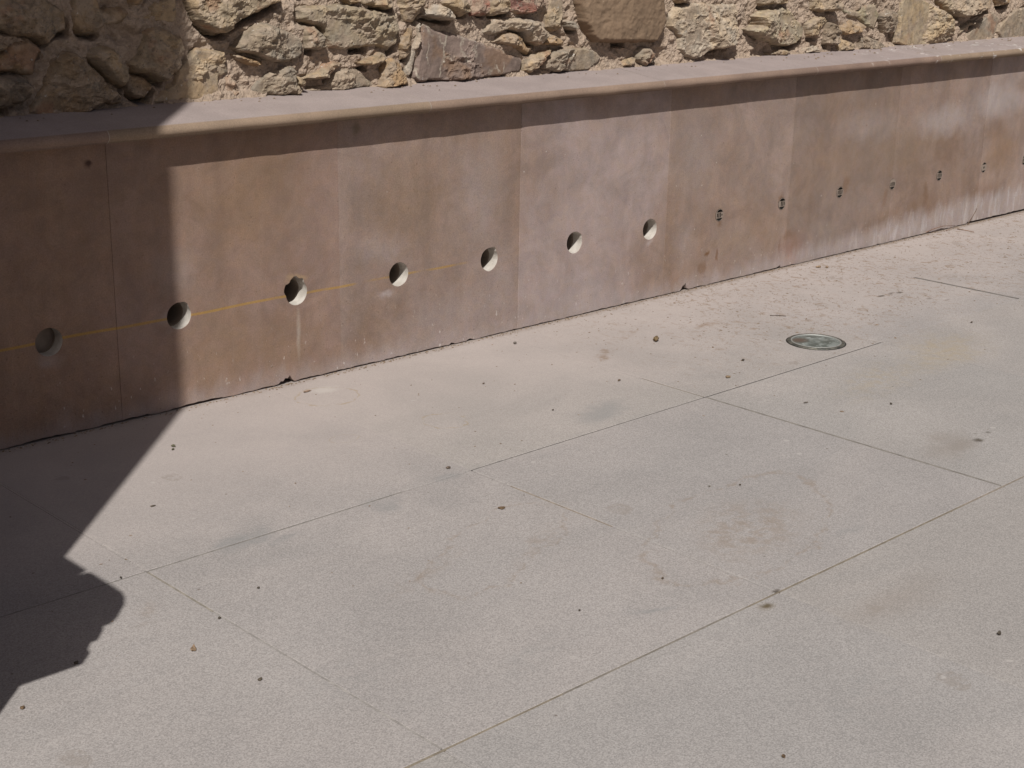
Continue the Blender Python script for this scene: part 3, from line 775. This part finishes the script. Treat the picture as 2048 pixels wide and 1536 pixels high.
for i, (cr_, tn, pr_, pts) in enumerate(ST):
    poly = []
    for x, y in pts:
        px, py = pt(cr_, x, y)
        if y <= 0: py = -16 - 5*((i*7+int(x)) % 3)
        if cr_ == 0 and x == 0: px = -34
        p_ = on_y(px, py, YR-.03)
        poly.append((p_.x, p_.z-(.012 if py > 60 and y > 300 else 0)))
    traced.append(poly)
    stone(poly, tn, pr_, 100+i, .0042, .25 if tn is SMO else 1.0)
# the wall goes on above and beside the picture
def limit_z(x):                              # lower limit for the untraced stones at a given x
    if x < 2.02 or x > 8.75: return .97
    a = on_y(0, -40, YR-.03); b = on_y(2048, -40, YR-.03)
    return a.z+(b.z-a.z)*(x-a.x)/(b.x-a.x)
z = .985; row = 0
while z < 1.95:
    hgt = random.uniform(.12, .19); x = -.9+random.uniform(0, .2)
    while x < 11.0:
        wid = random.uniform(.16, .34)
        zl = z
        lim = max(limit_z(x), limit_z(x+wid))
        if not (z+hgt*.45 < lim):
            zl = max(z, lim+.004)
            n = 9
            poly = []
            for k in range(n):
                a = 2*math.pi*(k+random.uniform(-.25, .25))/n
                sx = math.copysign(abs(math.cos(a))**.6, math.cos(a)); sz = math.copysign(abs(math.sin(a))**.6, math.sin(a))
                poly.append((x+wid/2+sx*(wid/2-.012)*random.uniform(.86, 1.0), (zl+z+hgt)/2+sz*((z+hgt-zl)/2-.010)*random.uniform(.85, 1.0)))
            if z+hgt-zl > .05:
                stone(poly, random.choice([TAN, GRY, OCR, BRO, PUR, TAN, GRY, DRK]), random.uniform(.04, .065), random.randint(1000, 9999), .011)
        x += wid
    z += hgt; row += 1
# mortar bed: one rough sheet, deeper where a stone overhangs it
def mortar_sheet(x0, x1, z0, z1, step):
    nx = int((x1-x0)/step); nz = int((z1-z0)/step)
    X, Z = np.meshgrid(np.linspace(x0, x1, nx+1), np.linspace(z0, z1, nz+1))
    y = .010*fbm(X*9, Z*9, 2, 4, .6)+.009*fbm(X*28, Z*28, 4, 4, .65)+.007*fbm(X*80, Z*80, 6, 3, .65)
    lump = np.clip(fbm(X*22, Z*22, 61, 3)*1.6, 0, 1); y = y+.012*lump
    pit = np.clip(fbm(X*7, Z*10, 71, 3)*2.4-.55, 0, 1); y = y-.035*pit
    y = y+.020*np.clip((.995-Z)/.03, 0, 1)+.005
    if step < .008:
        hol = vnoise(X*13, Z*13, 90)
        for k_, P in enumerate(traced):
            Pn = np.asarray(P); a_, b_ = Pn.min(0)-.04, Pn.max(0)+.04
            i0, i1 = np.searchsorted(X[0], [a_[0], b_[0]]); j0, j1 = np.searchsorted(Z[:, 0], [a_[1], b_[1]])
            if i1-i0 < 2 or j1-j0 < 2: continue
            xs_, zs_ = X[j0:j1, i0:i1], Z[j0:j1, i0:i1]
            sh_ = poly_dist(xs_-.006, zs_+.022, P)
            cav = np.clip(sh_/.012, 0, 1)*np.clip((hol[j0:j1, i0:i1]-.54)*7, 0, 1)
            y[j0:j1, i0:i1] = np.minimum(y[j0:j1, i0:i1], y[j0:j1, i0:i1]*(1-cav)-.055*cav)
    V = np.stack([X, YR-y, Z], -1).reshape(-1, 3)
    idx = np.arange((nx+1)*(nz+1)).reshape(nz+1, nx+1)
    F = np.stack([idx[:-1, :-1], idx[:-1, 1:], idx[1:, 1:], idx[1:, :-1]], -1).reshape(-1, 4)
    rpart(mesh_obj('mortar', V.tolist(), F.tolist(), M_mortar))
mortar_sheet(1.7, 9.0, .955, 1.42, .0052)
mortar_sheet(-1.0, 1.701, .955, 1.42, .012); mortar_sheet(8.999, 11.2, .955, 1.42, .012)
mortar_sheet(-1.0, 11.2, 1.419, 1.97, .014)
rpart(bm_obj('backing', box_bm(-1.0, 11.2, .30, .55, -.05, 1.98), M_mortar))

# ------------------------------------------------------------------ stone pier outside the frame whose shadow falls across the left
pier = tag(empty('stone_pier', (.216, -1.396, 0)), 'tall square stone pier on a moulded pedestal, shading the left of the wall', 'pillar')
def loft(name, prof, back=None):
    hw = .4; vs_, fs = [], []
    for z_, d_ in prof:
        s = hw+d_
        b_ = s if back is None else back
        vs_ += [(-s, -s, z_), (s, -s, z_), (s, b_, z_), (-s, b_, z_)]
    for i in range(len(prof)-1):
        for q in range(4):
            fs.append((i*4+q, i*4+(q+1) % 4, i*4+4+(q+1) % 4, i*4+4+q))
    fs.append((3, 2, 1, 0)); n = (len(prof)-1)*4; fs.append((n, n+1, n+2, n+3))
    return mesh_obj(name, vs_, fs, M_pier, pier)
loft('pedestal', [(0.001, .12), (.12, .12), (.14, .086), (.908, .086)])
loft('ledge', [(.908, .157), (.97, .157), (.985, .150), (1.02, .148), (1.035, .156), (1.09, .154), (1.11, .149), (1.125, .159), (1.16, .163), (1.24, .161), (1.285, .153), (1.315, .142), (1.335, .124)], -.40)
loft('plinth', [(.909, .022), (1.37, .022), (1.405, .048), (1.445, .056), (1.45, .052)])
loft('shaft', [(1.451, 0), (5.9, 0)])
loft('capital', [(5.9, .03), (5.98, .03), (6.1, .12), (6.25, .14)])

# ------------------------------------------------------------------ ground light
gx0, gy0 = gxy(1632, 684.5)
gl = tag(empty('ground_light', (gx0, gy0, 0)), 'round in-ground lamp with a tarnished metal rim and dirty grey-green glass', 'ground light')
lathe('gap_shade', [(.1165, .0006), (.1125, .0009), (.1119, .0006)], 56, M_dark, gl)  # flat near-black ring laid on the slab, painted shade of a recess around the rim
lathe('rim', [(.112, -.002), (.112, .003), (.109, .0055), (.100, .006), (.098, .0045), (.098, .001)], 56, M_bezel, gl)
lathe('inner_ring', [(.0978, .001), (.0978, .0062), (.094, .0066), (.0925, .0050), (.0925, .001)], 56, M_steel, gl)
lathe('glass', [(.0924, .0035), (.075, .0052), (.04, .0066), (.0005, .0072)], 56, M_lens, gl)

# ------------------------------------------------------------------ debris
def lump(name, px, py, sx, sy, sz, colr, rot, seed, label, cat, group=None, flat=False):
    bm = bmesh.new(); bmesh.ops.create_icosphere(bm, subdivisions=2, radius=1)
    r_ = random.Random(seed)
    ph = [r_.uniform(0, 6) for _ in range(6)]
    for v in bm.verts:
        k = 1+.22*math.sin(3*v.co.x+ph[0])*math.cos(3.3*v.co.y+ph[1])+.16*math.sin(6*v.co.y+ph[2]+4*v.co.z)+r_.uniform(-.09, .09)
        v.co *= k
        v.co = Vector((v.co.x*sx, v.co.y*sy, v.co.z*sz))
        if flat: v.co.z += .25*sx*((v.co.x/sx)**2)*.6
    mz = min(v.co.z for v in bm.verts)
    for v in bm.verts: v.co.z -= mz+sz*.12
    o = bm_obj(name, bm, M_clod, None, False)
    if name == 'pebble': o.scale = (.8, .8, .8)
    gx_, gy_ = gxy(px, py)
    o.location = (gx_, gy_, 0.0006); o.rotation_euler = (0, 0, rot); o.color = (*colr, 1)
    tag(o, label, cat, group); return o
BK = (.07, .058, .045); DB = (.13, .085, .05); MB = (.24, .165, .105); GRN = (.12, .11, .07); STN = (.25, .21, .18)
lump('dirt_clod', 1312, 683, .016, .012, .010, (.17, .12, .065), .3, 1, 'largest brown clod of dirt lying on pale paving in front of the second-last open hole', 'dirt clod')
lump('dry_leaf', 387, 1299, .013, .006, .0016, MB, .9, 2, 'small tan dry leaf lying flat on the paving right of the shadow', 'leaf', None, True)
lump('dry_leaf', 1003, 1017, .010, .007, .002, DB, -.5, 3, 'curled dark brown leaf alone in the middle of the paving', 'leaf', None, True)
lump('seed', 347, 894, .004, .008, .004, GRN, .4, 4, 'upper bud of the dark seed cluster beside the shadow near the wall foot', 'seed')
lump('seed', 346, 900, .007, .004, .003, GRN, .9, 5, 'lower bud of the dark seed cluster beside the shadow near the wall foot', 'seed')
lump('pebble', 153, 1328, .007, .005, .004, BK, .2, 6, 'dark pebble sitting on the lower edge of the moulded shadow', 'pebble')
lump('pebble', 242, 1157, .0035, .0035, .0035, BK, .2, 7, 'tiny black pebble just above the rounded bulge of the shadow', 'pebble')
lump('pebble', 439, 1238, .006, .004, .003, BK, .2, 8, 'small black flake on the faint joint right of the shadow bulge', 'pebble')
lump('dirt_flake', 306, 1013, .008, .004, .0015, (.10, .08, .06), -.3, 9, 'thin dark flake right of the straight shadow edge', 'flake')
lump('pebble', 1998, 1270, .007, .006, .006, BK, .2, 10, 'black pebble near the right edge of the photo, low down', 'pebble')
lump('pebble', 45, 1418, .006, .006, .004, DB, .2, 11, 'dark pebble close to the bottom left of the photo, below the shadow', 'pebble')
lump('dirt_flake', 614, 784, .016, .005, .003, (.26, .18, .13), .1, 12, 'short brown crumb in the ring stain under the chipped hole', 'flake')
lump('pebble', 1030, 688, .008, .008, .006, (.15, .13, .11), .2, 13, 'grey square pebble on the paving near the slab joint of the wall', 'pebble')
lump('pebble', 967, 768, .007, .005, .003, (.12, .09, .07), .2, 14, 'small dark pebble in front of the third panel, midway to the long joint', 'pebble')
lump('pebble', 1106, 821, .004, .004, .003, BK, .2, 15, 'tiny black pebble beside the grey smudge on the paving', 'pebble')
lump('dirt_flake', 897, 937, .008, .006, .003, (.12, .09, .07), .2, 16, 'dark crumb just left of where the long open joint starts', 'flake')
lump('pebble', 1486, 722, .006, .006, .005, BK, .2, 17, 'black pebble left of the round ground lamp', 'pebble')
lump('dirt_flake', 1456, 755, .013, .008, .003, (.22, .16, .10), .2, 18, 'flat brown crumb left of the lamp just above the long joint', 'flake')
lump('dirt_flake', 1637, 535, .016, .010, .005, (.24, .17, .11), .1, 19, 'left of two brown crumbs by the wall foot below the third grate', 'flake')
lump('dirt_flake', 1654, 536, .010, .008, .004, (.24, .17, .11), .5, 20, 'right of two brown crumbs by the wall foot below the third grate', 'flake')
lump('pebble', 1325, 1158, .0045, .004, .003, (.12, .09, .06), .5, 21, 'tiny brown pebble on the open paving left of the two dark oily drops', 'pebble')
lump('pebble', 1159, 1222, .004, .003, .0025, BK, .5, 22, 'tiny black pebble in the empty lower middle of the paving', 'pebble')
lump('pebble', 1480, 971, .005, .004, .003, (.09, .07, .05), .5, 23, 'right one of two specks of grit above the brown tide mark', 'pebble')
lump('pebble', 1419, 974, .004, .004, .003, (.20, .18, .15), .5, 24, 'left one of two specks of grit above the brown tide mark', 'pebble')
lump('dirt_flake', 1238, 762, .008, .005, .003, (.14, .10, .07), .3, 25, 'brown flake left of the faint cross joint, below the dirt clod', 'flake')
lump('pebble', 1782, 809, .005, .005, .004, BK, .5, 26, 'black speck of grit below the yellowish stain on the right', 'pebble')
lump('pebble', 1943, 646, .007, .006, .004, (.10, .08, .06), .5, 27, 'dark pebble right of the dark scuffs, near the right edge', 'pebble')
lump('dirt_flake', 1612, 806, .011, .004, .002, (.14, .12, .10), -.2, 28, 'long thin grey flake below the round lamp', 'flake')
lump('dirt_flake', 520, 1360, .007, .005, .002, (.10, .08, .06), .4, 29, 'dark flake alone on the lower left paving', 'flake')
lump('dirt_flake', 1567, 1514, .006, .004, .002, DB, .4, 30, 'tiny brown flake near the bottom edge right of the slanting joint', 'flake')
lump('pebble', 517, 1177, .0045, .004, .003, BK, .4, 31, 'tiny black pebble on the lower paving between shadow bulge and curled leaf', 'pebble')

def twig(pts, r, colr, label):
    vs_, fs = [], []
    P = [Vector(p) for p in pts]
    for i, p in enumerate(P):
        d = (P[min(i+1, len(P)-1)]-P[max(i-1, 0)]).normalized()
        a = d.orthogonal().normalized(); b = d.cross(a)
        rr = r*(1-.5*i/len(P))
        for k in range(6):
            t = 2*math.pi*k/6; vs_.append(p+(a*math.cos(t)+b*math.sin(t))*rr)
    for i in range(len(P)-1):
        for k in range(6):
            fs.append((i*6+k, i*6+(k+1) % 6, i*6+6+(k+1) % 6, i*6+6+k))
    fs.append(tuple(range(5, -1, -1))); n = (len(P)-1)*6; fs.append(tuple(n+k for k in range(6)))
    base = P[0].copy()
    o = mesh_obj('twig', [v-base for v in vs_], fs, M_clod, None, True); o.location = base; o.color = (*colr, 1)
    tag(o, label, 'twig', 'dry twigs at the foot of the wall')
def gp(px, py, z): q = on_z(px, py, z); return (q.x, q.y, q.z)
def wp_(px, py, y): q = on_y(px, py, y); return (q.x, q.y, q.z)
a, b = wp_(1935, 443, -.012), wp_(1954, 417, -.004)
twig([(a[0], a[1], .002), ((a[0]+b[0])/2+.004, -.008, (b[2])/2), b], .0022, (.16, .11, .08), 'thin twig leaning upright against the wall at the right')
t0 = gp(1847, 467, .003); t3 = gp(1884, 460, .003)
twig([t0, (t0[0]+.05, -.012, .022), (t0[0]+.16, -.010, .026), (t0[0]+.27, -.02, .016), (t3[0], min(t3[1], -.03), .003)], .0026, (.20, .125, .09), 'bowed reddish twig lying along the wall foot')
t0 = gp(1915, 458, .0025); t1 = gp(1948, 464, .0025)
twig([t0, ((t0[0]+t1[0])/2, (t0[1]+t1[1])/2+.01, .004), t1], .0024, (.24, .15, .10), 'straight brown twig lying on the paving just off the wall foot')
t0 = gp(1540, 631, .002); t1 = gp(1572, 632, .002)
twig([t0, ((t0[0]+t1[0])/2, (t0[1]+t1[1])/2+.006, .003), t1], .002, (.13, .10, .08), 'short dark twig on the paving up and left of the round lamp')

# fine grit: too many and too small to count
def grit():
    vs_, fs = [], []
    r_ = random.Random(5)
    cnt = 0
    while cnt < 1500:
        x = r_.uniform(1.2, 9.2); y = -abs(r_.gauss(0, .75))-.015
        if y < -3.2: continue
        k = .10+.9*max(0, min(1, (x-3.6)/2.0))*max(0, min(1, (1.35+y)/.7))
        if r_.random() > k: continue
        s = r_.uniform(.0012, .0032)*(1.8 if r_.random() < .12 and x > 4 else 1)
        a = r_.uniform(0, 6.28); e = r_.uniform(1, 2.2); n0 = len(vs_)
        ca, sa = math.cos(a), math.sin(a)
        for q in range(5):
            t = 2*math.pi*q/5+r_.uniform(-.3, .3); u, v = s*e*math.cos(t), s*math.sin(t)
            vs_.append((x+u*ca-v*sa, y+u*sa+v*ca, .0004))
        vs_.append((x, y, .0006+s*r_.uniform(.25, .7)))
        for q in range(5): fs.append((n0+q, n0+(q+1) % 5, n0+5))
        cnt += 1
    # crumbs gathered in the angle of the wall
    for _ in range(1000):
        x = r_.uniform(1.7, 9); y = -abs(r_.gauss(0, .012))-.001; s = r_.uniform(.0012, .0035); n0 = len(vs_)
        for q in range(5):
            t = 2*math.pi*q/5+r_.uniform(-.3, .3); vs_.append((x+1.6*s*math.cos(t), min(y+s*math.sin(t), -.0005), .0004))
        vs_.append((x, y, .0006+s*.9))
        for q in range(5): fs.append((n0+q, n0+(q+1) % 5, n0+5))
    for _ in range(110):
        x = r_.uniform(1.9, 9); yy = .165-abs(r_.gauss(0, .035)); s = r_.uniform(.0012, .0045)*(1.5 if x > 5.5 else 1); n0 = len(vs_)
        if yy < -.05: continue
        zt = .9395+(yy+.056)*(.975-.9395)/.296+.0006
        for q in range(5):
            t = 2*math.pi*q/5+r_.uniform(-.3, .3); vs_.append((x+1.4*s*math.cos(t), yy+s*math.sin(t), zt))
        vs_.append((x, yy, zt+s*.9))
        for q in range(5): fs.append((n0+q, n0+(q+1) % 5, n0+5))
    o = mesh_obj('grit', vs_, fs, M_clod); o.color = (.20, .145, .10, 1)
    tag(o, 'brown earth crumbs scattered over the paving and coping, thickest along the wall', 'grit', kind='stuff')
grit()
